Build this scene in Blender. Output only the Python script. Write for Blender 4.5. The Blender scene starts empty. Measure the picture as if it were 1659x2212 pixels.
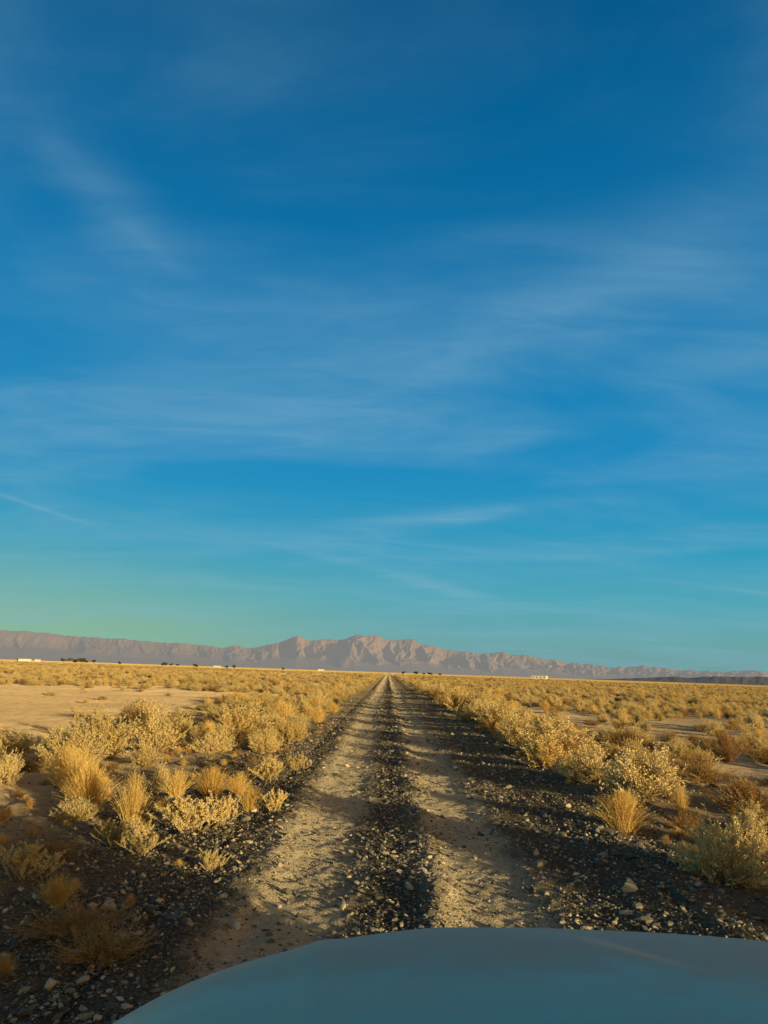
import bpy, math, random
import numpy as np
from mathutils import Vector, Matrix, Euler
rad=math.radians
random.seed(7); rng=np.random.default_rng(7)
scene=bpy.context.scene
SUN_EL=6.3; SUN_AZ=41.0     # degrees; sun is behind the viewer, to the right (shadows run forward-left)

# ------------------------------------------------------------------ noise
def _h(i,j,s):
    v=np.sin(i*127.1+j*311.7+s*74.7)*43758.5453
    return v-np.floor(v)
def vn(x,y,s=0):
    x=np.asarray(x,dtype=float); y=np.asarray(y,dtype=float)
    i=np.floor(x); j=np.floor(y); fx=x-i; fy=y-j
    fx=fx*fx*fx*(fx*(fx*6-15)+10); fy=fy*fy*fy*(fy*(fy*6-15)+10)
    a=_h(i,j,s);b=_h(i+1,j,s);c=_h(i,j+1,s);d=_h(i+1,j+1,s)
    return (a*(1-fx)+b*fx)*(1-fy)+(c*(1-fx)+d*fx)*fy
def fbm(x,y,s=0,o=4):
    t=0;a=.5;n=0
    for k in range(o):
        t=t+a*vn(x*2**k,y*2**k,s+k*3.1); n+=a; a*=.5
    return t/n
def ss(a,b,x):
    t=np.clip((x-a)/(b-a),0,1); return t*t*(3-2*t)

# ------------------------------------------------------------------ materials
def nt(mat):
    mat.use_nodes=True
    t=mat.node_tree; t.nodes.clear(); return t
class N:
    def __init__(s,tree): s.t=tree
    def add(s,typ,**k):
        n=s.t.nodes.new(typ)
        for a,b in k.items(): setattr(n,a,b)
        return n
    def link(s,a,b): s.t.links.new(a,b)
    def val(s,sock,v):
        if isinstance(v,bpy.types.NodeSocket): s.link(v,sock)
        else: sock.default_value=v
    def math(s,op,a,b=None,c=None,clamp=False):
        n=s.add('ShaderNodeMath',operation=op,use_clamp=clamp)
        s.val(n.inputs[0],a)
        if b is not None: s.val(n.inputs[1],b)
        if c is not None: s.val(n.inputs[2],c)
        return n.outputs[0]
    def mix(s,f,a,b,blend='MIX'):
        n=s.add('ShaderNodeMix',data_type='RGBA',blend_type=blend)
        s.val(n.inputs[0],f); s.val(n.inputs[6],a if not isinstance(a,tuple) else (*a[:3],1)); s.val(n.inputs[7],b if not isinstance(b,tuple) else (*b[:3],1))
        return n.outputs[2]
    def noise(s,vec,scale,detail=4,rough=.55,dist=0):
        n=s.add('ShaderNodeTexNoise'); s.link(vec,n.inputs['Vector'])
        n.inputs['Scale'].default_value=scale; n.inputs['Detail'].default_value=detail
        n.inputs['Roughness'].default_value=rough; n.inputs['Distortion'].default_value=dist
        return n.outputs[0]
    def smooth(s,x,a,b,lo=0.,hi=1.):
        n=s.add('ShaderNodeMapRange',interpolation_type='SMOOTHSTEP')
        s.val(n.inputs[0],x); n.inputs[1].default_value=a; n.inputs[2].default_value=b
        n.inputs[3].default_value=lo; n.inputs[4].default_value=hi
        return n.outputs[0]
    def scalevec(s,vec,sc):
        n=s.add('ShaderNodeMapping'); s.link(vec,n.inputs[0]); n.inputs['Scale'].default_value=sc; return n.outputs[0]
def out(n,sh):
    o=n.add('ShaderNodeOutputMaterial'); n.link(sh,o.inputs[0])
def rough_diffuse(n,c,normal=None):
    b=n.add('ShaderNodeBsdfDiffuse'); n.link(c,b.inputs['Color']); b.inputs['Roughness'].default_value=1
    if normal is not None: n.link(normal,b.inputs['Normal'])
    out(n,b.outputs[0])

def simple(name,col,rough=.6,metal=0.,var=.15,scale=8.,coat=0.):
    m=bpy.data.materials.new(name); n=N(nt(m))
    tc=n.add('ShaderNodeTexCoord').outputs['Object']
    f=n.noise(tc,scale)
    c=n.mix(f,tuple(x*(1-var) for x in col),tuple(min(1,x*(1+var)) for x in col))
    b=n.add('ShaderNodeBsdfPrincipled'); n.link(c,b.inputs['Base Color'])
    b.inputs['Roughness'].default_value=rough; b.inputs['Metallic'].default_value=metal
    b.inputs['Coat Weight'].default_value=coat
    out(n,b.outputs[0]); return m

def foliage(name,c1,c2,c3,dk=.6):
    """per-plant variation (object random) + leaf to leaf noise"""
    m=bpy.data.materials.new(name); n=N(nt(m))
    tc=n.add('ShaderNodeTexCoord').outputs['Object']
    r=n.add('ShaderNodeObjectInfo').outputs['Random']
    f=n.smooth(n.noise(tc,9,3),.3,.7)
    c=n.mix(f,c1,c2)
    c=n.mix(n.smooth(r,0,1,0,.9),c,c3)
    r2=n.math('FRACT',n.math('MULTIPLY',r,7.31))
    c=n.mix(n.smooth(r2,.3,1,0,.4),c,tuple(x*.55 for x in c2))
    f2=n.noise(tc,70,2)
    c=n.mix(n.smooth(f2,.35,.7,.0,.45),c,tuple(x*dk for x in c2))
    d=n.add('ShaderNodeBsdfDiffuse'); n.link(c,d.inputs[0])
    t=n.add('ShaderNodeBsdfTranslucent'); n.link(c,t.inputs[0])
    mx=n.add('ShaderNodeMixShader'); mx.inputs[0].default_value=.10
    n.link(d.outputs[0],mx.inputs[1]); n.link(t.outputs[0],mx.inputs[2])
    out(n,mx.outputs[0]); return m
M_sage=foliage('sage_leaf',(.92,.66,.23),(.74,.56,.23),(.78,.63,.30),.5)
M_pale=foliage('pale_leaf',(.94,.77,.40),(.84,.67,.32),(.92,.70,.30),.5)
M_grass=foliage('dry_blade',(.94,.62,.18),(.80,.51,.15),(.92,.68,.27),.5)
M_brown=foliage('brown_twig',(.46,.26,.10),(.34,.20,.09),(.54,.36,.14),.5)
M_tree=foliage('tree_leaf',(.07,.085,.035),(.05,.065,.03),(.09,.09,.04))
M_shade=foliage('shade_bush_leaf',(.10,.11,.04),(.07,.085,.03),(.12,.12,.05))
M_wood=simple('dry_stem',(.46,.34,.19),.9)

# ------------------------------------------------------------------ mesh helper
def mkmesh(name,V,F,mats,midx=None,smooth=False):
    me=bpy.data.meshes.new(name)
    V=np.asarray(V,dtype=np.float32)
    me.vertices.add(len(V)); me.vertices.foreach_set('co',V.ravel())
    ln=np.array([len(f) for f in F],dtype=np.int32) if not isinstance(F,np.ndarray) else np.full(len(F),F.shape[1],dtype=np.int32)
    fl=np.concatenate([np.asarray(f,dtype=np.int32) for f in F]) if not isinstance(F,np.ndarray) else F.astype(np.int32).ravel()
    me.loops.add(len(fl)); me.loops.foreach_set('vertex_index',fl)
    me.polygons.add(len(ln)); st=np.concatenate([[0],np.cumsum(ln)[:-1]]).astype(np.int32)
    me.polygons.foreach_set('loop_start',st); me.polygons.foreach_set('loop_total',ln)
    if midx is not None: me.polygons.foreach_set('material_index',np.asarray(midx,dtype=np.int32))
    me.polygons.foreach_set('use_smooth',np.full(len(ln),smooth))
    for m in mats: me.materials.append(m)
    me.update(calc_edges=True); me.validate()
    return me
def mkobj(name,me,parent=None,loc=(0,0,0),rot=(0,0,0),scl=(1,1,1)):
    o=bpy.data.objects.new(name,me); scene.collection.objects.link(o)
    o.location=loc; o.rotation_euler=rot; o.scale=scl
    if parent: o.parent=parent
    return o
def grid(xs,ys,zf):
    X,Y=np.meshgrid(xs,ys); Z=zf(X,Y)
    V=np.stack([X,Y,Z],-1).reshape(-1,3)
    nx,ny=len(xs),len(ys)
    i=np.arange(nx-1)[None,:]+nx*np.arange(ny-1)[:,None]; i=i.ravel()
    F=np.stack([i,i+1,i+1+nx,i+nx],-1)
    return V,F

# ------------------------------------------------------------------ terrain height
XL,XR=-1.75,2.45
def prof(x,y):
    wob=.10*np.sin(y*.11)+.28*(fbm(y*.4,y*0+3.3,5)-.5)
    u=x-wob
    n1=fbm(x*2.4,y*1.1,11); n2=vn(y*.55,y*0,21); n3=vn(y*.8,y*0+.5,25)
    z=-.025*np.exp(-((u+.64)/.32)**4)-.025*np.exp(-((u-.80)/.34)**4)
    z+=(.065*np.clip(1.9*n1-.45,0,1.2))*np.exp(-((u-.37)/.15)**2)
    z+=(.04*np.clip(1.9*n1-.5,0,1.2))*np.exp(-((u+1.20)/.20)**2)
    z+=(.03*(1.3*n3))*np.exp(-((u-1.40)/.25)**2)
    z+=(.08*(.2+1.2*n2))*np.exp(-((u-2.4)/.5)**2)
    z+=.03*(fbm(x*3,y*3,31)-.5)+.015*(vn(x*17,y*17,41)-.5)
    return z
def Hf(x,y):
    base=.16*(fbm(x*.33,y*.33,2)-.5)+.07*(fbm(x*1.4,y*1.4,3,3)-.5)+.03*(vn(x*5,y*5,9)-.5)
    base=base+(.08+.20*vn(y*.3,y*0,23))*np.exp(-((x-3.5)/.75)**2)*ss(9,13,y)*(1-ss(40,120,y))
    base=base+.5*(vn(x*.02,y*.02,8)-.5)*ss(30,120,np.hypot(x,y))*ss(3,25,np.abs(x))
    base=base*(1-ss(600,1500,np.hypot(x,y)))
    m=ss(-2.5,-1.3,x)*(1-ss(2.0,3.2,x))
    return base*(1-m)+prof(x,y)*ss(-2.2,-1.2,x)*(1-ss(2.3,3.3,x))

def axis(fine,step,grow,far):
    a=[fine[0]]
    while a[-1]<fine[1]: a.append(a[-1]+step)
    s=step; up=[a[-1]]
    while up[-1]<far[1]: s*=grow; up.append(up[-1]+s)
    s=step; dn=[a[0]]
    while dn[-1]>far[0]: s*=grow; dn.append(dn[-1]-s)
    return np.array(dn[1:][::-1]+a+up[1:])
xs=axis((-4.5,4.5),.04,1.045,(-30000,30000))
ys=axis((3.,12.),.045,1.03,(-3000,30000))
def ground_z(X,Y):
    ins=ss(XL+.10,XL+.35,X)*(1-ss(XR-.35,XR-.10,X))
    return Hf(X,Y)-.10*ins
V,F=grid(xs,ys,ground_z)

m=bpy.data.materials.new('desert_soil'); n=N(nt(m))
tc=n.add('ShaderNodeTexCoord').outputs['Object']
sep=n.add('ShaderNodeSeparateXYZ'); n.link(tc,sep.inputs[0])
big=n.noise(tc,.35,5,.6); med=n.noise(tc,2.2,6,.65); fin=n.noise(tc,28,5,.7); wide=n.noise(tc,.09,5,.65)
c=n.mix(n.smooth(big,.35,.65),(.68,.50,.30),(.76,.58,.37))
c=n.mix(n.smooth(wide,.40,.60,0,.40),c,(.46,.35,.20))
c=n.mix(n.smooth(med,.46,.70,0,.75),c,(.36,.25,.13))
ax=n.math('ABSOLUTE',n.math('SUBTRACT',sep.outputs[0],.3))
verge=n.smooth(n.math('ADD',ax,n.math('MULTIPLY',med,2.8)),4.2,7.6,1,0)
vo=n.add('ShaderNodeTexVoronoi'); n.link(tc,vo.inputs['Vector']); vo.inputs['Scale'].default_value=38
gravel_shade=n.mix(n.smooth(vo.outputs['Color'],.2,.9),(.055,.052,.047),(.18,.15,.11))  # dark verge gravel, darkened further to stand in for shade at lower left
gravel_shade=n.mix(n.smooth(big,.45,.6,0,.5),gravel_shade,(.24,.18,.11))
gravel_shade=n.mix(n.smooth(sep.outputs[1],12,35,0,.6),gravel_shade,(.36,.27,.15))
c=n.mix(n.math('MULTIPLY',verge,.94),c,gravel_shade)
c=n.mix(n.smooth(fin,.4,.7,0,.35),c,(.22,.16,.09))
dist=n.add('ShaderNodeVectorMath',operation='LENGTH'); n.link(tc,dist.inputs[0])
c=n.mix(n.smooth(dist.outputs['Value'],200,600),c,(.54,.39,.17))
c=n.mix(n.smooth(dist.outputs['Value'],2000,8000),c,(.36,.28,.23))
bm=n.add('ShaderNodeBump'); bm.inputs['Strength'].default_value=.8; bm.inputs['Distance'].default_value=.03
n.link(n.math('ADD',n.math('MULTIPLY',fin,.6),n.math('MULTIPLY',n.noise(tc,9,5,.7),1.2)),bm.inputs['Height'])
rough_diffuse(n,c,bm.outputs[0])
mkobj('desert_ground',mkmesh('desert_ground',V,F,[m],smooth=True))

# road sheet
xr=np.arange(XL,XR+.001,.03)
yr=axis((3.,14.),.04,1.025,(-60,1500))
def road_z(X,Y):
    e=np.minimum(X-XL,XR-X)
    jag=.16*fbm(X*3,Y*1.5,77)
    return Hf(X,Y)+.012-.075*(1-ss(.0,.22,e-jag))
V,F=grid(xr,yr,road_z)
m=bpy.data.materials.new('gravel_road'); n=N(nt(m))
tc=n.add('ShaderNodeTexCoord').outputs['Object']
sep=n.add('ShaderNodeSeparateXYZ'); n.link(tc,sep.inputs[0])
med=n.noise(n.scalevec(tc,(1.6,.6,1)),1.3,7,.7); fin=n.noise(tc,45,6,.75); f3=n.noise(tc,12,5,.7)
x=n.math('ADD',sep.outputs[0],n.math('MULTIPLY',n.math('SUBTRACT',med,.5),.85))
def band(c0,w):
    d=n.math('ABSOLUTE',n.math('SUBTRACT',x,c0)); return n.smooth(d,w*.5,w*1.4,1,0)
tr=n.math('MAXIMUM',band(-.66,.44),band(.84,.48))
tr=n.math('MULTIPLY',tr,n.smooth(f3,.25,.5,.6,1))
vo=n.add('ShaderNodeTexVoronoi'); n.link(tc,vo.inputs['Vector']); vo.inputs['Scale'].default_value=55
dark=n.mix(n.smooth(vo.outputs['Color'],.2,.9),(.055,.052,.047),(.17,.147,.11))  # dark gravel, with shade between and beside the tracks put into its colour
edge=n.smooth(n.math('ABSOLUTE',n.math('SUBTRACT',x,.15)),.8,1.4)
dark=n.mix(n.math('MULTIPLY',n.smooth(sep.outputs[1],9,32,.10,.6),edge),dark,(.42,.33,.20))
dust=n.mix(fin,(.70,.58,.40),(.54,.45,.31))
dust=n.mix(n.smooth(f3,.48,.72,0,.6),dust,(.30,.25,.17))
c=n.mix(tr,dark,dust)
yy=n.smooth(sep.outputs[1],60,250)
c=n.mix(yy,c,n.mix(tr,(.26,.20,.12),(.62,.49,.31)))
bm=n.add('ShaderNodeBump'); bm.inputs['Strength'].default_value=.9; bm.inputs['Distance'].default_value=.018
n.link(n.math('ADD',fin,n.math('MULTIPLY',vo.outputs['Distance'],.8)),bm.inputs['Height'])
rough_diffuse(n,c,bm.outputs[0])
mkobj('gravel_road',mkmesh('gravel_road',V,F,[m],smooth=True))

# ------------------------------------------------------------------ stones
def stones(name,cnt,xf,ymin,ymax,smin,smax,big=False,yexp=1.0):
    y=ymin*(ymax/ymin)**(rng.random(cnt)**yexp)
    x=xf(cnt,y)
    keep=rng.random(cnt)<.25+1.1*fbm(x*1.3,y*.8,70)**1.5
    x,y=x[keep],y[keep]; cnt=len(x)
    s=smin*(smax/smin)**(rng.random(cnt)**(2.4))
    s=s*(1+.02*y)
    z=Hf(x,y)+.012+s*.15
    t=(1+5**.5)/2
    if big:
        bv=np.array([(-1,t,0),(1,t,0),(-1,-t,0),(1,-t,0),(0,-1,t),(0,1,t),(0,-1,-t),(0,1,-t),(t,0,-1),(t,0,1),(-t,0,-1),(-t,0,1)])/1.9
        bf=np.array([(0,11,5),(0,5,1),(0,1,7),(0,7,10),(0,10,11),(1,5,9),(5,11,4),(11,10,2),(10,7,6),(7,1,8),(3,9,4),(3,4,2),(3,2,6),(3,6,8),(3,8,9),(4,9,5),(2,4,11),(6,2,10),(8,6,7),(9,8,1)])
    else:
        bv=np.array([(1,0,0),(-1,0,0),(0,1,0),(0,-1,0),(0,0,1),(0,0,-1)],float)
        bf=np.array([(0,2,4),(2,1,4),(1,3,4),(3,0,4),(2,0,5),(1,2,5),(3,1,5),(0,3,5)])
    nv=len(bv)
    P=bv[None]*(1+.7*(rng.random((cnt,nv,1))-.5))+.25*(rng.random((cnt,nv,3))-.5)
    P=P*np.stack([.6+.6*rng.random(cnt),.6+.6*rng.random(cnt),.35+.45*rng.random(cnt)],-1)[:,None,:]
    a=rng.random(cnt)*6.283; ca,sa=np.cos(a)[:,None],np.sin(a)[:,None]
    tl=(rng.random((cnt,1))-.5)*1.2
    Z0=P[...,2]+tl*P[...,0]
    X0=P[...,0]*ca-P[...,1]*sa; Y0=P[...,0]*sa+P[...,1]*ca
    P=np.stack([X0,Y0,Z0],-1)*s[:,None,None]
    P+=np.stack([x,y,z],-1)[:,None,:]
    F=(bf[None]+nv*np.arange(cnt)[:,None,None]).reshape(-1,3)
    me=mkmesh(name,P.reshape(-1,3),F,[M_stone])
    at=me.attributes.new('tint','FLOAT','POINT')
    at.data.foreach_set('value',np.repeat(rng.random(cnt),nv).astype(np.float32))
    return mkobj(name,me)
M_stone=bpy.data.materials.new('stone'); n=N(nt(M_stone))
at=n.add('ShaderNodeAttribute',attribute_name='tint').outputs['Fac']
cr=n.add('ShaderNodeValToRGB'); n.link(at,cr.inputs[0])
e=cr.color_ramp.elements; e[0].position=0; e[0].color=(.07,.065,.055,1); e[1].position=1; e[1].color=(.80,.66,.44,1)
q=e.new(.5); q.color=(.17,.147,.11,1); q=e.new(.82); q.color=(.46,.37,.25,1)
tc=n.add('ShaderNodeTexCoord').outputs['Object']
c=n.mix(n.smooth(n.noise(tc,120,3),.3,.7,0,.35),cr.outputs[0],(.12,.11,.09))
b=n.add('ShaderNodeBsdfPrincipled'); n.link(c,b.inputs['Base Color']); b.inputs['Roughness'].default_value=.9
out(n,b.outputs[0])
def xroad(cnt,y):
    r=rng.random(cnt); g=rng.normal(size=cnt)
    x=np.where(r<.24,.08+.22*g, np.where(r<.36,.38+.14*g, np.where(r<.52,-1.38+.30*g, np.where(r<.78,1.80+.50*g, rng.uniform(-1.8,2.6,cnt)))))
    return x
stones('road_gravel',130000,xroad,3.6,70,.003,.019)
stones('road_rocks',7000,xroad,3.8,40,.012,.034,True)
def xverge(cnt,y):
    r=rng.random(cnt)
    return np.where(r<.6,-1.6-np.abs(rng.normal(size=cnt))*1.3,2.4+np.abs(rng.normal(size=cnt))*1.5)
stones('verge_gravel',60000,xverge,3.8,50,.004,.026)
def xbig(cnt,y):
    r=rng.random(cnt); g=rng.normal(size=cnt)
    return np.where(r<.35,.2+.25*g,np.where(r<.75,1.9+.5*g,-1.6+.4*g))
stones('scattered_rocks',420,xbig,4.3,20,.025,.055,True)

# ------------------------------------------------------------------ plants
def frames(d):
    a=np.array([0,0,1.]) if abs(d[2])<.9 else np.array([1.,0,0])
    u=np.cross(d,a); u/=np.linalg.norm(u)+1e-9; v=np.cross(d,u); return u,v
class PB:
    def __init__(s): s.V=[];s.F=[];s.M=[]
    def tube(s,pts,r0,r1,mi,k=3):
        b=len(s.V); n_=len(pts)
        for i,p in enumerate(pts):
            d=(pts[min(i+1,n_-1)]-pts[max(i-1,0)]); d=d/(np.linalg.norm(d)+1e-9)
            u,v=frames(d); r=r0+(r1-r0)*i/(n_-1)
            for j in range(k):
                a=2*math.pi*j/k; s.V.append(p+r*(math.cos(a)*u+math.sin(a)*v))
        for i in range(n_-1):
            for j in range(k):
                s.F.append((b+i*k+j,b+i*k+(j+1)%k,b+(i+1)*k+(j+1)%k,b+(i+1)*k+j)); s.M.append(mi)
    def leaf(s,p,d,L,W,mi,R):
        d=d/(np.linalg.norm(d)+1e-9); w=np.cross(d,R.normal(size=3)); w/=np.linalg.norm(w)+1e-9
        b=len(s.V); s.V+= [p,p+d*L*.5+w*W*.5,p+d*L,p+d*L*.5-w*W*.5]
        s.F.append((b,b+1,b+2,b+3)); s.M.append(mi)
    def blade(s,pts,w0,mi,R):
        b=len(s.V); n_=len(pts); side=np.cross(pts[-1]-pts[0],R.normal(size=3)); side/=np.linalg.norm(side)+1e-9
        for i,p in enumerate(pts):
            w=w0*(1-.8*i/(n_-1)); s.V+=[p-side*w*.5,p+side*w*.5]
        for i in range(n_-1):
            s.F.append((b+2*i,b+2*i+1,b+2*i+3,b+2*i+2)); s.M.append(mi)
    def mesh(s,name,mats): return mkmesh(name,np.array(s.V),s.F,mats,s.M)
def curve(p0,p1,R,bow=.1,k=4):
    mid=(p0+p1)/2+R.normal(size=3)*bow*np.linalg.norm(p1-p0)
    ts=np.linspace(0,1,k); return [(1-t)**2*p0+2*t*(1-t)*mid+t*t*p1 for t in ts]
def sage(name,seed,mat,stems=80,leaves=110,h=.68,L=.032,W=.014,tmin=.4):
    R=np.random.default_rng(seed); B=PB()
    lob=[(R.uniform(0,6.28),R.uniform(.65,1.2)) for _ in range(6)]
    for i in range(stems):
        a=R.uniform(0,6.283); el=math.asin(R.uniform(.08,1)**.8)
        k=1.0
        for la,ls in lob:
            k*=1+(ls-1)*max(0,math.cos(a-la))**3
        k*=R.uniform(.72,1.12)
        tip=np.array([math.cos(a)*math.cos(el)*.5*k,math.sin(a)*math.cos(el)*.5*k,max(.05,math.sin(el)*h*k)])
        base=np.array([R.normal()*.04,R.normal()*.04,-.03])
        pts=curve(base,tip,R,.09,5); B.tube(pts,.008,.003,1)
        for q in range(7):
            t=R.uniform(tmin,1); p=base+(tip-base)*t+R.normal(size=3)*.015
            dd=(tip-base)/np.linalg.norm(tip-base)+R.normal(size=3)*.5+np.array([0,0,.4]); dd/=np.linalg.norm(dd)
            e=p+dd*R.uniform(.07,.19); 
            if e[2]<.02: e[2]=.02
            B.tube([p,e],.0032,.0013,1)
            for _ in range(leaves//7):
                tt=R.uniform(.1,1.05); lp=p+(e-p)*tt+R.normal(size=3)*.007
                B.leaf(lp,dd+R.normal(size=3)*.7,L*R.uniform(.6,1.2),W,0,R)
    return B.mesh(name,[mat,M_wood])
def tuft(name,seed,mat,blades=900,h=.75,spread=.45,w=.006,heads=True):
    R=np.random.default_rng(seed); B=PB()
    for i in range(blades):
        a=R.uniform(0,6.283); r=abs(R.normal())*.5; r=min(r,1)
        sp=spread*r*R.uniform(.8,1.2); hh=h*(1-.38*r*r)*R.uniform(.5,1.08)
        b0=np.array([math.cos(a)*.10*r+R.normal()*.03,math.sin(a)*.10*r+R.normal()*.03,-.03])
        tip=np.array([math.cos(a)*sp,math.sin(a)*sp,hh])+R.normal(size=3)*.035
        mid=b0*.4+tip*.6; mid[2]+=.08*r; mid[:2]*=.75
        pts=[(1-t)**2*b0+2*t*(1-t)*mid+t*t*tip for t in (0,.35,.7,1)]
        B.blade(pts,w,0,R)
        if heads:
            for _ in range(4):
                t=R.uniform(.5,1); p=(1-t)**2*b0+2*t*(1-t)*mid+t*t*tip
                B.leaf(p,(tip-mid)+R.normal(size=3)*.16,.03,.007,0,R)
    return B.mesh(name,[mat])
def coral(name,seed,mat,stems=26,h=.7):
    R=np.random.default_rng(seed); B=PB()
    for i in range(stems):
        a=R.uniform(0,6.283); r=R.uniform(.1,.5)
        b0=np.array([R.normal()*.08,R.normal()*.08,-.03]); tip=np.array([math.cos(a)*r,math.sin(a)*r,h*R.uniform(.45,1)*(1-.5*r)])
        pts=curve(b0,tip,R,.08,5); B.tube(pts,.009,.004,1)
        subs=[(b0,tip)]
        for q in range(4):
            t=R.uniform(.35,.8); p=b0+(tip-b0)*t; e=p+np.array([R.normal()*.09,R.normal()*.09,R.uniform(.1,.24)])
            subs.append((p,e)); B.tube([p,e],.006,.003,1)
        for p,e in subs:
            for _ in range(90):
                t=R.uniform(.3,1.0); lp=p+(e-p)*t+R.normal(size=3)*.008
                B.leaf(lp,(e-p)/np.linalg.norm(e-p)*.8+R.normal(size=3)*.7,.028,.014,0,R)
    return B.mesh(name,[mat,M_wood])
def twiggy(name,seed,mat,stems=110,h=.55):
    R=np.random.default_rng(seed); B=PB()
    for i in range(stems):
        a=R.uniform(0,6.283); r=R.uniform(.05,.5)
        b0=np.array([R.normal()*.06,R.normal()*.06,-.03]); tip=np.array([math.cos(a)*r,math.sin(a)*r,h*R.uniform(.4,1)*(1-.6*r)])
        B.tube(curve(b0,tip,R,.12,4),.006,.002,0)
        for q in range(12):
            t=R.uniform(.3,1); p=b0+(tip-b0)*t; d=(tip-b0)+R.normal(size=3)*.25; d/=np.linalg.norm(d)
            e=p+d*R.uniform(.06,.15); B.blade([p,(p+e)/2+R.normal(size=3)*.008,e],.006,0,R)
            for _ in range(3): B.leaf(p+(e-p)*R.random(),d+R.normal(size=3)*.6,.022,.010,0,R)
    return B.mesh(name,[mat])

S=[sage('sagebrush_a',1,M_sage),sage('sagebrush_b',2,M_sage,90,100,.6),sage('sagebrush_c',3,M_sage,64,120,.8)]
SP=[sage('saltbush_a',11,M_pale,100,110,.72),sage('saltbush_b',12,M_pale,80,110,.62)]
T=[tuft('grass_a',4,M_grass),tuft('grass_b',5,M_grass,700,.8,.38),tuft('grass_c',6,M_grass,500,.55,.5)]
C=[coral('coral_a',7,M_pale),coral('coral_b',8,M_pale,18,.8)]
W=[twiggy('twig_a',9,M_brown),twiggy('twig_b',10,M_brown,80,.6)]
SHADE=sage('shade_bush_a',15,M_shade,230,260,.8,.034,.018,.25)  # dense mesh for the unseen bushes added as sun blockers

def put(name,me,x,y,w,h,rot=None):
    z=float(Hf(np.array([x]),np.array([y]))[0])
    mh=max(v.co.z for v in me.vertices)
    return mkobj(name,me,None,(x,y,z),(0,0,random.uniform(0,6.28) if rot is None else rot),(w,w,h/mh))
hero=[('sagebrush',S[0],-5.2,14.4,1.5,1.05),('sagebrush',S[2],-4.5,15.4,1.2,.95),('sagebrush',S[1],-6.9,14.6,1.1,.5),('sagebrush',S[1],-5.1,13.0,1.2,.75),
('dry_grass_tuft',T[0],-3.5,9.6,.85,.62),('dry_grass_tuft',T[1],-3.95,10.4,.95,.7),('dry_grass_tuft',T[1],-2.7,8.7,.68,.66),('dry_grass_tuft',T[0],-4.5,11.3,.9,.62),
('dry_grass_tuft',T[2],-2.75,10.7,.6,.42),('dry_grass_tuft',T[0],-2.35,11.0,.78,.44),('dry_grass_tuft',T[2],-2.0,11.1,.55,.36),
('saltbush',C[0],-2.04,8.5,.78,.40),('saltbush',C[1],-2.25,7.5,.55,.34),('saltbush',C[1],-1.75,8.9,.5,.36),('saltbush',C[0],-2.6,7.9,.42,.26),
('saltbush',C[1],-1.3,9.7,.4,.30),('dry_grass_tuft',T[2],-1.62,9.8,.5,.36),('saltbush',C[1],-1.75,12.3,.6,.40),('saltbush',C[0],-1.5,13.8,.5,.28),('dry_grass_tuft',T[2],-1.9,13.2,.55,.34),
('sagebrush',S[0],-3.7,20.1,1.5,1.0),('sagebrush',S[1],-2.3,19.3,.9,.65),('sagebrush',S[2],-5.2,19.3,1.2,.75),('dry_brush',W[0],-4.5,21,.8,.55),
('sagebrush',S[1],-2.5,16.5,.8,.52),('sagebrush',S[2],-3.4,16.8,.9,.6),('dry_grass_tuft',T[0],-4.0,17.8,.8,.6),
('dry_grass_tuft',T[1],-2.3,5.9,.5,.24),('dry_brush',W[1],-1.6,4.9,.7,.22),('saltbush',C[1],-2.8,6.5,.6,.32),('dry_brush',W[1],-1.95,5.3,.8,.22),('saltbush',C[0],-1.45,7.0,.3,.18),('dry_brush',W[0],-2.9,7.2,.6,.2),
('saltbush',SP[0],3.65,11.4,1.25,.78),('saltbush',SP[1],3.25,12.9,1.15,.64),('dry_grass_tuft',T[0],2.75,9.4,.92,.50),('saltbush',SP[0],3.55,16.8,1.8,.88),
('saltbush',SP[1],2.95,7.1,.88,.60),('dry_brush',W[0],4.9,11.1,1.2,.56),('dry_brush',W[1],3.55,9.6,.5,.25),('sagebrush',S[0],3.3,23,1.4,.95),
('sagebrush',S[2],3.15,34,1.9,1.15),('dry_grass_tuft',T[2],3.0,20.5,.8,.55),('saltbush',SP[1],3.2,27.5,1.3,.95),('sagebrush',S[1],2.95,14.8,1.05,.76),('sagebrush',S[0],3.1,19.0,1.15,.86),
('dry_brush',W[0],5.8,19.7,1.5,.55),('dry_brush',W[1],5.3,17.0,1.3,.45),('dry_brush',W[0],5.6,14.2,1.1,.4),('dry_brush',W[1],5.2,22.8,1.6,.55),
('dry_brush',W[1],6.2,12.0,.8,.4),('sagebrush',S[1],7.4,14.5,.8,.45),('sagebrush',S[2],5.9,10.6,.7,.4),('dry_brush',W[0],4.4,13.6,.9,.34),
('saltbush',SP[0],4.2,5.2,1.4,1.15),('sagebrush',S[0],5.3,3.7,1.6,1.35),  # shrubs outside the view, added to cast shadow bands across the road
('shade_bush',SHADE,3.2,-1.0,2.6,2.5),('shade_bush',SHADE,4.7,-2.0,2.6,2.6)]  # out-of-view bushes added to shade the hood and near left ground
for nm,me,x,y,w,h in hero: put(nm,me,x,y,w,h)

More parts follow.
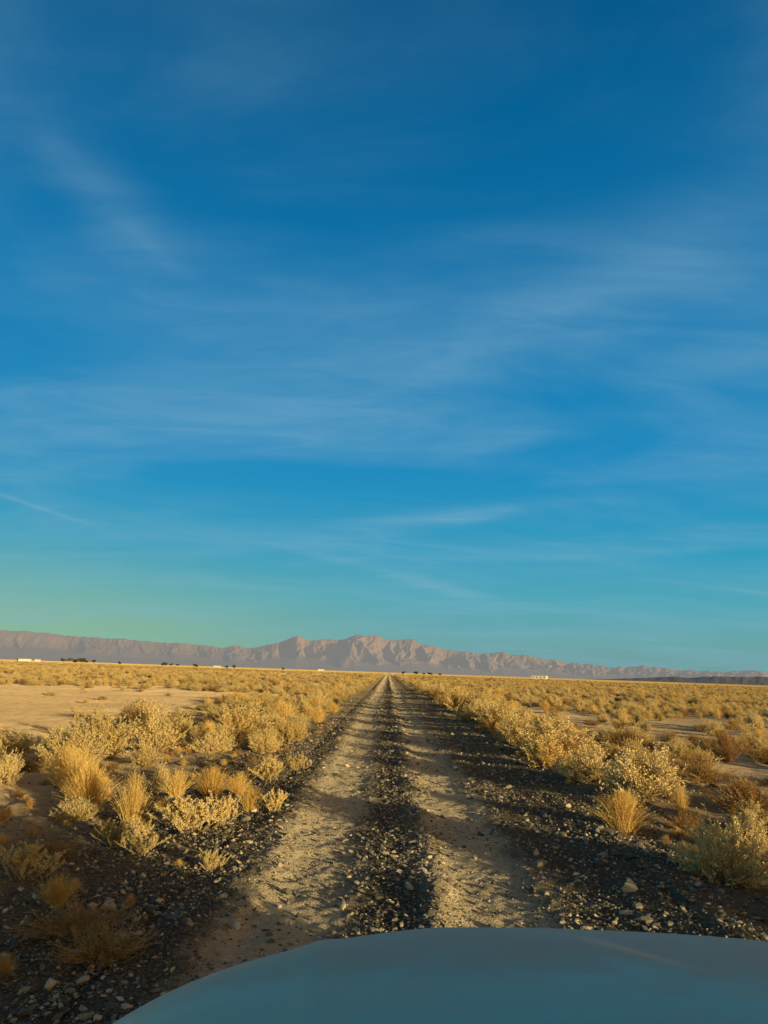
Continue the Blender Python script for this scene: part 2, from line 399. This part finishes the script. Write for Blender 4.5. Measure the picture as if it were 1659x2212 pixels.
# ---- scattered scrub as one instanced collection
src=bpy.data.collections.new('scrub_sources')
order=[]
for i,me in enumerate(S+SP+T+W):
    o=bpy.data.objects.new('scrub_%02d'%i,me); src.objects.link(o); order.append(me)
nS,nSP,nT=len(S),len(SP),len(T)
heights=[max(v.co.z for v in me.vertices) for me in order]
pts=[];rot=[];scl=[];idx=[]
def add(x,y,kind,w,h):
    i={'s':random.randrange(0,nS),'p':nS+random.randrange(nSP),'t':nS+nSP+random.randrange(nT),'b':nS+nSP+nT+random.randrange(len(W))}[kind]
    pts.append((x,y,0));rot.append((random.uniform(-.08,.08),random.uniform(-.08,.08),random.uniform(0,6.28)));scl.append((w,w,h/heights[i]));idx.append(i)
# rows hugging the road
y=20.
while y<420:
    y+=random.uniform(.7,2.4)*(1+y*.012)
    add(-random.uniform(2.2,3.9),y,random.choice('sspt'),random.uniform(.6,1.4),random.uniform(.4,.95))
    add(random.uniform(2.9,4.4),y+random.uniform(-.5,.5),random.choice('sspb'),random.uniform(.6,1.5),random.uniform(.5,1.15))
    if random.random()<.6: add(-random.uniform(3.5,6.5),y,random.choice('sst'),random.uniform(.6,1.3),random.uniform(.4,.85))
def field(n_,r0,r1,dens_s):
    for _ in range(n_):
        r=math.sqrt(random.uniform(r0*r0,r1*r1)); a=random.uniform(-.74,.74)
        x=r*math.sin(a); y=r*math.cos(a)
        if -2.6<x<3.1: continue
        if y<6: continue
        if x<0:
            clear=(15<y<54 and x<-5.6-.06*y)
            if clear and random.random()<.94: continue
            if clear: add(x,y,random.choice('tsb'),random.uniform(.3,.7),random.uniform(.12,.3)); continue
            if r<17 and random.random()<.7: continue
        c=float(vn(x*.12,y*.12,50))
        if c<.32 and random.random()<.7: continue
        k=random.choice('sssspppttb')
        if x>3 and y<30: k=random.choice('sspbbbt')
        w=random.uniform(.35,1.1)*dens_s; h=random.uniform(.26,.58)*dens_s**.6
        if random.random()<.05: w*=1.5; h*=1.5
        add(x,y,k,w,h)
field(190,9,20,.8); field(2900,18,70,1.0); field(11500,70,200,1.15); field(15000,200,560,1.6)
for _ in range(480):
    y_=random.uniform(4.5,26); x_=random.choice([-1,1])*random.uniform(1.75,6.5)
    if 0<x_<2.6: continue
    add(x_,y_,random.choice('ttb'),random.uniform(.12,.32),random.uniform(.06,.18))
P=np.array(pts); P[:,2]=Hf(P[:,0],P[:,1])-.01
me=bpy.data.meshes.new('desert_scrub'); me.vertices.add(len(P)); me.vertices.foreach_set('co',P.astype(np.float32).ravel())
a=me.attributes.new('rot','FLOAT_VECTOR','POINT'); a.data.foreach_set('vector',np.array(rot,dtype=np.float32).ravel())
a=me.attributes.new('scl','FLOAT_VECTOR','POINT'); a.data.foreach_set('vector',np.array(scl,dtype=np.float32).ravel())
a=me.attributes.new('idx','INT','POINT'); a.data.foreach_set('value',np.array(idx,dtype=np.int32))
scrub=mkobj('desert_scrub',me)
ng=bpy.data.node_groups.new('scatter','GeometryNodeTree')
ng.interface.new_socket('Geometry',in_out='INPUT',socket_type='NodeSocketGeometry')
ng.interface.new_socket('Geometry',in_out='OUTPUT',socket_type='NodeSocketGeometry')
gi=ng.nodes.new('NodeGroupInput'); go=ng.nodes.new('NodeGroupOutput')
ci=ng.nodes.new('GeometryNodeCollectionInfo'); ci.inputs['Collection'].default_value=src
ci.inputs['Separate Children'].default_value=True; ci.inputs['Reset Children'].default_value=True
ip=ng.nodes.new('GeometryNodeInstanceOnPoints'); ip.inputs['Pick Instance'].default_value=True
def na(nm,dt):
    q=ng.nodes.new('GeometryNodeInputNamedAttribute'); q.data_type=dt; q.inputs['Name'].default_value=nm
    return [o for o in q.outputs if o.enabled and o.name=='Attribute'][0]
L=ng.links.new
L(gi.outputs[0],ip.inputs['Points']); L(ci.outputs[0],ip.inputs['Instance'])
L(na('idx','INT'),ip.inputs['Instance Index']); L(na('rot','FLOAT_VECTOR'),ip.inputs['Rotation']); L(na('scl','FLOAT_VECTOR'),ip.inputs['Scale'])
L(ip.outputs[0],go.inputs[0])
scrub.modifiers.new('scatter','NODES').node_group=ng

# ------------------------------------------------------------------ mountains
# (bearing in degrees right of the road, skyline elevation in units of 0.0331 deg)
sky_prof=[(-50,50),(-38,60),(-28,58),(-25.7,57),(-23.5,55),(-21.5,51),(-18.7,51),(-17,46),(-14.3,46),(-12,41),(-11,46),(-10,43),(-8.6,55),(-6.7,70),(-5.8,63),(-4.9,67),(-3.8,66),(-2.4,80),(-1.6,76),(-.9,78),(.5,70),(1.7,74),(2.6,62),(4.2,55),(5.4,51),(6.6,46),(8.2,51),(9.8,48),(11.5,40),(13,34),(14.5,30),(15.8,25),(17.7,32),(19.2,29),(20.7,24),(22.3,24),(23.8,26),(25.5,26),(32,22),(50,20)]
bx=[p[0] for p in sky_prof]; by=[p[1] for p in sky_prof]
na_,nr=2000,190
AZ,TT=np.meshgrid(np.linspace(-48,48,na_),np.linspace(0,1,nr))
RR=8000+7000*TT
tgt=np.interp(AZ,bx,by)+8*(fbm(AZ*1.0,AZ*0,59,5)-.5)*(1-.6*(1-ss(-14,-9,AZ)))
left=1-ss(-14,-9,AZ)
tc_=.70+.07*(fbm(AZ*.5,AZ*0+7,58,3)-.5)           # crest line wanders
Hc=tgt*.0331*math.pi/180*(8000+7000*tc_)
wx=AZ+1.6*(fbm(AZ*.45,TT*3.5,60,4)-.5)
r1=1-np.abs(2*vn(wx*.48,TT*1.3+5,61)-1)
r2=1-np.abs(2*vn(wx*1.15+2.5*TT,TT*3.5,62)-1)
r3=1-np.abs(2*vn(wx*2.9-5*TT,TT*8,63)-1)
r4=1-np.abs(2*vn(wx*6.5+9*TT,TT*17,66)-1)
d=(tc_-TT)
wsp=(.15+.28*r1*(.5+.9*vn(wx*.3,TT*0,67))+.08*r2)*(1-.2*left)
q=np.clip(1-np.clip(d,0,1)/wsp,0,1)
front=q**1.15
near=np.clip(d/.06,0,1)
shape=np.where(d>0,front,1-.9*ss(0,.3,-d))
shape=shape-(.19*(1-r2)+.11*(1-r3)+.04*(1-r4))*near*ss(0,.22,shape)*(1-.6*left)
fine=fbm(AZ*5,TT*20,64,4)-.5
baj=.36*ss(.0,.62,TT)
Z=Hc*(baj*(1-.5*ss(.7,1,TT))+(1-.36)*np.clip(shape,0,1))+24*fine*ss(.02,.25,shape)
Z-=12*(1-ss(0,.05,TT))
A=np.radians(AZ)
V=np.stack([RR*np.sin(A),RR*np.cos(A),Z],-1).reshape(-1,3)
i=(np.arange(na_-1)[None,:]+na_*np.arange(nr-1)[:,None]).ravel()
F=np.stack([i,i+1,i+1+na_,i+na_],-1)
def hazy(name,c1,c2,sc,haze,hz,lowc=(.40,.29,.24)):
    m=bpy.data.materials.new(name); n=N(nt(m))
    tc=n.add('ShaderNodeTexCoord').outputs['Object']
    f=n.noise(tc,sc,6,.6)
    sep=n.add('ShaderNodeSeparateXYZ'); n.link(tc,sep.inputs[0])
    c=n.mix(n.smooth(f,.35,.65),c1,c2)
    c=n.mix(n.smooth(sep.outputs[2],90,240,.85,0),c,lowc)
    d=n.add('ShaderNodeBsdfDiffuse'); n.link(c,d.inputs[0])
    e=n.add('ShaderNodeEmission'); e.inputs[0].default_value=(*hz,1); e.inputs[1].default_value=1  # emission stands in for aerial haze, mixed into the rock colour
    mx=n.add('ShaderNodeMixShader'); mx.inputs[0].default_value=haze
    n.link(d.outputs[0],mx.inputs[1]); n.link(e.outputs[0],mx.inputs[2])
    out(n,mx.outputs[0]); return m
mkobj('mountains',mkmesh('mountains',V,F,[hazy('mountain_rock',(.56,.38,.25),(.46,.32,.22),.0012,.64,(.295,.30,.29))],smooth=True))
# low dark hills on the right
na2,nr2=260,14
AZ,TT=np.meshgrid(np.linspace(12,48,na2),np.linspace(0,1,nr2)); RR=4200+900*TT
Z=(14+46*fbm(AZ*.35,TT*2,90))*np.sin(TT*math.pi)*ss(12,24,AZ)+4*(vn(AZ*4,TT*6,91)-.5)-3
A=np.radians(AZ); V=np.stack([RR*np.sin(A),RR*np.cos(A),Z],-1).reshape(-1,3)
i=(np.arange(na2-1)[None,:]+na2*np.arange(nr2-1)[:,None]).ravel(); F=np.stack([i,i+1,i+1+na2,i+na2],-1)
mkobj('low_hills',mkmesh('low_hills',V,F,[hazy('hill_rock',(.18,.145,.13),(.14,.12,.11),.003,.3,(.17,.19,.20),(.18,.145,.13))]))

# ------------------------------------------------------------------ distant trees
R=np.random.default_rng(77); B=PB()
def pol(az,r): return r*math.sin(rad(az)),r*math.cos(rad(az))
for az,n_,h in [(-22.2,4,6),(-21.4,4,6.5),(-20.6,2,5),(-19.2,2,4),(-15.9,3,5),(-15.2,2,5),(-14.2,2,4),(-11.6,2,4.5),(-8,1,4),(1.6,3,3.6),(2.6,3,3.8),(3.4,2,3.4)]:
    for q in range(n_):
        x_,y_=pol(az+R.uniform(-.5,.5),R.uniform(860,1100)); hh=h*R.uniform(.55,1.0)
        top=np.array([x_+R.normal()*.3,y_,hh*.75]); b0=np.array([x_,y_,-.3])
        B.tube([b0,(b0+top)/2+R.normal(size=3)*.2,top],.22,.06,1,5)
        lobes=[np.array([x_+R.normal()*hh*.28,y_+R.normal()*hh*.28,hh*R.uniform(.4,.85)]) for _ in range(7)]
        for lb in lobes:
            B.tube([b0+(top-b0)*.45,lb],.08,.03,1,3)
            for _ in range(45):
                p=lb+R.normal(size=3)*hh*.10; B.leaf(p,R.normal(size=3),.7,.5,0,R)
mkobj('distant_tree_row',B.mesh('distant_tree_row',[M_tree,M_wood]))

# ------------------------------------------------------------------ distant buildings
M_white=simple('white_wall',(.72,.66,.56),.8); M_roof=simple('pale_roof',(.45,.40,.34),.7); M_win=simple('window_dark',(.05,.06,.07),.2)
def box(name,parent,sx,sy,sz,loc,mat,bev=0):
    x,y,z=sx/2,sy/2,sz/2
    V=[(-x,-y,-z),(x,-y,-z),(x,y,-z),(-x,y,-z),(-x,-y,z),(x,-y,z),(x,y,z),(-x,y,z)]
    F=[(0,3,2,1),(4,5,6,7),(0,1,5,4),(1,2,6,5),(2,3,7,6),(3,0,4,7)]
    o=mkobj(name,mkmesh(name,V,F,[mat]),parent,loc)
    if bev:
        b=o.modifiers.new('b','BEVEL'); b.width=bev; b.segments=3
    return o
def house(name,az,r,w,d,h,flat=False):
    x_,y_=pol(az,r); E=bpy.data.objects.new(name,None); scene.collection.objects.link(E); E.location=(x_,y_,0); E.rotation_euler=(0,0,-rad(az)+random.uniform(-.25,.25))
    box('walls',E,w,d,h,(0,0,h/2-.05),M_white)
    if flat: box('roof',E,w+.6,d+.6,.25,(0,0,h+.08),M_roof)
    else:
        V=[(-w/2-.4,-d/2-.4,h-.04),(w/2+.4,-d/2-.4,h-.04),(w/2+.4,d/2+.4,h-.04),(-w/2-.4,d/2+.4,h-.04),(-w/2-.4,0,h+1.3),(w/2+.4,0,h+1.3)]
        mkobj('roof',mkmesh('roof',V,[(0,1,5,4),(2,3,4,5),(0,4,3),(1,2,5),(0,3,2,1)],[M_roof]),E)
    k=max(2,int(w/3.5))
    for j in range(k):
        box('window_%d'%(j+1),E,1.1,.06,.9,(-w/2+(j+.5)*w/k,-d/2-.02,h*.55),M_win)
    box('door',E,.95,.06,2,(w*.08+.9,-d/2-.03,.98),M_roof)
house('white_long_building',10.9,740,14,6,3.2,True)
house('white_farmhouse',-25.0,1150,16,8,2.8)
house('white_farmhouse',-24.2,1250,8,6,2.6)
house('white_farmhouse',-12.3,1450,13,8,2.8)
house('white_farmhouse',-4.9,1500,12,7,2.8)

# ------------------------------------------------------------------ vehicle
M_paint=bpy.data.materials.new('dusty_paint'); n=N(nt(M_paint))
tc=n.add('ShaderNodeTexCoord').outputs['Object']
f=n.noise(n.scalevec(tc,(1,2.2,1)),2.6,6,.65); f2=n.noise(tc,60,4,.7); f4=n.noise(tc,5,7,.7); f5=n.noise(n.scalevec(tc,(1,.35,1)),14,6,.7)
sep=n.add('ShaderNodeSeparateXYZ'); n.link(tc,sep.inputs[0])
c=n.mix(n.smooth(f,.35,.7),(.42,.54,.38),(.50,.57,.40))
c=n.mix(n.smooth(f5,.5,.75,0,.35),c,(.55,.50,.38))
front_tone=n.smooth(n.math('ADD',sep.outputs[1],n.math('MULTIPLY',f4,.5)),1.58,1.80,0,.8)  # pinkish tan blend towards the front edge
c=n.mix(front_tone,c,(.66,.48,.34))
c=n.mix(n.smooth(f2,.56,.8,0,.35),c,(.36,.29,.19))
b=n.add('ShaderNodeBsdfPrincipled'); n.link(c,b.inputs['Base Color'])
b.inputs['Metallic'].default_value=.05
n.link(n.math('ADD',n.smooth(f,.3,.7,.38,.52),n.math('MULTIPLY',front_tone,.4)),b.inputs['Roughness']); b.inputs['Coat Weight'].default_value=.12; b.inputs['Coat Roughness'].default_value=.3
out(n,b.outputs[0])
M_rub=simple('rubber',(.03,.03,.03),.8); M_glass=simple('tinted_glass',(.015,.018,.02),.08); M_metal=simple('bright_metal',(.5,.5,.5),.3,1.); M_trim=simple('black_trim',(.04,.04,.042),.5); M_lamp=simple('lamp_lens',(.7,.7,.68),.1)
CX=.45
car=bpy.data.objects.new('car',None); scene.collection.objects.link(car); car.location=(CX,0,0)
def hoodz(X,Y):
    s=np.abs(X)/1.04; t=(Y-.62)/1.33
    z=1.236-.085*s**2.2-.14*s**8-.05*t**2
    q=np.clip(t-.74+.24*np.clip(s-.3,0,1)**1.4*2.0,0,2)
    z-=1.3*q**2.1
    z+=.006*np.exp(-((np.abs(X)-.52-.06*t)/.035)**2)      # pressed crease lines
    return z
V,F=grid(np.linspace(-1.0,1.0,160),np.linspace(.62,2.06,90),hoodz)
mkobj('hood',mkmesh('hood',V,F,[M_paint],smooth=True),car)
box('front_body',car,1.80,.16,.44,(0,1.98,.60),M_paint,.06)
box('bumper',car,1.88,.18,.24,(0,2.09,.44),M_trim,.07)
box('grille',car,.9,.04,.2,(0,2.075,.70),M_trim,.01)
for sx in(-1,1):
    box('headlight',car,.3,.05,.15,(sx*.66,2.06,.72),M_lamp,.02)
    box('fender',car,.14,1.30,.50,(sx*.92,1.22,.66),M_paint,.05)
    box('door_panel',car,.08,2.9,.78,(sx*.94,-.95,.72),M_paint,.03)
    box('side_window',car,.03,2.75,.80,(sx*.88,-1.02,1.51),M_glass)  # opaque pane out of view, enlarged to keep sun off the hood
    box('rear_pillar',car,.08,.14,.80,(sx*.86,-2.38,1.50),M_paint,.02)
    o=box('front_pillar',car,.06,.07,.98,(sx*.87,.36,1.50),M_paint,.02); o.rotation_euler=(rad(35),0,0)
    box('side_mirror',car,.2,.1,.16,(sx*1.10,.32,1.2),M_trim,.04)
    for yy_ in(1.35,-1.65):
        bpy.ops.mesh.primitive_torus_add(major_radius=.27,minor_radius=.11,major_segments=36,minor_segments=12)
        o=bpy.context.object; o.name='tyre'; o.data.materials.append(M_rub); o.rotation_euler=(0,rad(90),0); o.parent=car; o.location=(sx*.78,yy_,.37)
        bpy.ops.mesh.primitive_cylinder_add(radius=.2,depth=.12,vertices=28)
        o=bpy.context.object; o.name='wheel_rim'; o.data.materials.append(M_metal); o.rotation_euler=(0,rad(90),0); o.parent=car; o.location=(sx*.78,yy_,.37)
box('cowl',car,1.7,.14,.06,(0,.60,1.14),M_trim,.02)
box('roof',car,1.82,2.6,.06,(0,-1.25,1.93),M_paint,.03)
box('tailgate',car,1.74,.1,.8,(0,-2.42,.72),M_paint,.03)
box('rear_window',car,1.64,.03,.78,(0,-2.40,1.50),M_glass)  # opaque as well, closes the cabin against sun on the hood
box('floor_pan',car,1.7,4.2,.08,(0,-.3,.38),M_trim)
for sx in(-.42,.42):
    box('seat_base',car,.5,.5,.16,(sx,-.75,.68),M_trim,.05); o=box('seat_back',car,.5,.14,.7,(sx,-1.05,1.05),M_trim,.05)

# ------------------------------------------------------------------ sun + sky
d=Vector((-math.sin(rad(SUN_AZ))*math.cos(rad(SUN_EL)),math.cos(rad(SUN_AZ))*math.cos(rad(SUN_EL)),-math.sin(rad(SUN_EL))))
sl=bpy.data.lights.new('sun','SUN'); sl.energy=5; sl.angle=rad(.5); sl.color=(1,.81,.41)
so=bpy.data.objects.new('sun',sl); scene.collection.objects.link(so); so.rotation_euler=d.to_track_quat('-Z','Y').to_euler()
w=bpy.data.worlds.new('World'); scene.world=w; w.use_nodes=True; t=w.node_tree; t.nodes.clear(); n=N(t)
sk=n.add('ShaderNodeTexSky',sky_type='NISHITA'); sk.sun_disc=False; sk.sun_elevation=rad(SUN_EL)
sk.sun_rotation=rad(180-SUN_AZ)   # sun towards +x,-y
sk.dust_density=3.
g=n.add('ShaderNodeTexCoord').outputs['Generated']
sp=n.add('ShaderNodeSeparateXYZ'); n.link(g,sp.inputs[0])
def lin(c): return tuple(((v/255)/12.92 if v/255<=.04045 else ((v/255+.055)/1.055)**2.4) for v in c)
cr=n.add('ShaderNodeValToRGB'); n.link(sp.outputs[2],cr.inputs[0]); e=cr.color_ramp.elements
st=[(0,(116,154,152)),(.045,(106,165,168)),(.09,(82,166,181)),(.15,(52,156,190)),(.26,(30,138,190)),(.43,(22,123,178)),(.57,(10,105,158)),(.71,(0,86,136)),(.80,(3,48,80)),(1,(6,28,48))]
e[0].position=0; e[0].color=(*lin(st[0][1]),1); e[1].position=1; e[1].color=(*lin(st[-1][1]),1)
for p_,c_ in st[1:-1]: q=e.new(p_); q.color=(*lin(c_),1)
col=cr.outputs[0]
azi=n.math('MULTIPLY',n.math('ARCTAN2',sp.outputs[0],sp.outputs[1]),180/math.pi)
ele=n.math('MULTIPLY',n.math('ARCSINE',sp.outputs[2]),180/math.pi)
gl=n.math('MULTIPLY',n.smooth(azi,8,-28),n.math('EXPONENT',n.math('MULTIPLY',n.math('POWER',n.math('DIVIDE',ele,5.5),2),-1)))
col=n.mix(n.math('MULTIPLY',gl,.75),col,lin((150,192,146)))
# cirrus on a high layer
inv=n.math('ADD',sp.outputs[2],.12)
cx=n.math('DIVIDE',sp.outputs[0],inv); cy=n.math('DIVIDE',sp.outputs[1],inv)
cb=n.add('ShaderNodeCombineXYZ'); n.link(cx,cb.inputs[0]); n.link(cy,cb.inputs[1])
mp=n.add('ShaderNodeMapping'); n.link(cb.outputs[0],mp.inputs[0]); mp.inputs['Rotation'].default_value=(0,0,rad(-35)); mp.inputs['Scale'].default_value=(.6,1.2,1)
ci1=n.noise(mp.outputs[0],1.3,7,.52,.6)
mp2=n.add('ShaderNodeMapping'); n.link(cb.outputs[0],mp2.inputs[0]); mp2.inputs['Rotation'].default_value=(0,0,rad(-38)); mp2.inputs['Scale'].default_value=(.9,2.6,1)
ci2=n.noise(mp2.outputs[0],2.2,8,.55,1.2)
cl=n.math('MULTIPLY',n.smooth(ci1,.34,.68),n.smooth(ci2,.25,.75,.45,1))
cl=n.math('MULTIPLY',cl,.32)
def wisp(a0,e0,la,le,tilt,amp,tex=.6):
    global cl
    da=n.math('SUBTRACT',azi,a0); de=n.math('SUBTRACT',ele,e0); c_,s_=math.cos(rad(tilt)),math.sin(rad(tilt))
    u=n.math('ADD',n.math('MULTIPLY',da,c_),n.math('MULTIPLY',de,s_)); v=n.math('SUBTRACT',n.math('MULTIPLY',de,c_),n.math('MULTIPLY',da,s_))
    v=n.math('ADD',v,n.math('MULTIPLY',n.math('SUBTRACT',ci1,.5),le*2.5))
    r=n.math('ADD',n.math('POWER',n.math('DIVIDE',u,la),2),n.math('POWER',n.math('DIVIDE',v,le),2))
    gsn=n.math('EXPONENT',n.math('MULTIPLY',r,-1))
    gsn=n.math('MULTIPLY',gsn,n.smooth(ci2,.3,.7,1-tex,1))
    cl=n.math('ADD',cl,n.math('MULTIPLY',gsn,amp))
wisp(3.3,11.3,7.5,.6,6,.36,.4); wisp(7,11.7,3,.35,7,.26)
wisp(3.6,6.4,4,.35,-12,.42,.4); wisp(-5.5,8.4,3,.3,-8,.26,.4); wisp(0,5.4,4,.4,-8,.26); wisp(2,4.6,5,.5,4,.18)
wisp(-25.5,10.3,3.4,.16,-13,.30,.2)
wisp(13,26,19,2.8,19,.24,.5); wisp(-23,30.5,6,1.9,-28,.20,.6); wisp(-19,28.5,3,.6,-24,.10,.5); wisp(18,9,9,.4,2,.18); wisp(-12,19,12,4,8,.12,.3); wisp(24,6.2,5,.4,0,.14)
wisp(-10,9.5,10,.8,3,.12); wisp(8,17,9,1.0,8,.14,.5)
col=n.mix(n.math('MINIMUM',cl,.6),col,lin((130,178,202)))
sd=(math.sin(rad(SUN_AZ)),-math.cos(rad(SUN_AZ)))
dt=n.math('ADD',n.math('MULTIPLY',sp.outputs[0],sd[0]),n.math('MULTIPLY',sp.outputs[1],sd[1]))
col10=n.mix(1.0,col,(12.5,12.5,12.5),'MULTIPLY')
fs=n.smooth(dt,-.1,.5,0,1)
skw=n.mix(1.0,sk.outputs[0],(1.25,.95,.55),'MULTIPLY')
fin_=n.mix(fs,col10,skw)
bg=n.add('ShaderNodeBackground'); n.link(fin_,bg.inputs[0]); bg.inputs[1].default_value=.08
o=n.add('ShaderNodeOutputWorld'); n.link(bg.outputs[0],o.inputs[0])

# ------------------------------------------------------------------ camera
cd=bpy.data.cameras.new('camera'); cam=bpy.data.objects.new('camera',cd); scene.collection.objects.link(cam); scene.camera=cam
cd.sensor_fit='HORIZONTAL'; cd.sensor_width=36; cd.lens=36*1660/1659; cd.clip_start=.05; cd.clip_end=60000
cam.location=(0,0,1.7)
cam.rotation_euler=(Matrix.Rotation(rad(.69),3,'Z')@Matrix.Rotation(rad(90+11.76),3,'X')@Matrix.Rotation(rad(1.95),3,'Z')).to_euler()
scene.view_settings.view_transform='Standard'; scene.view_settings.look='None'; scene.view_settings.exposure=0
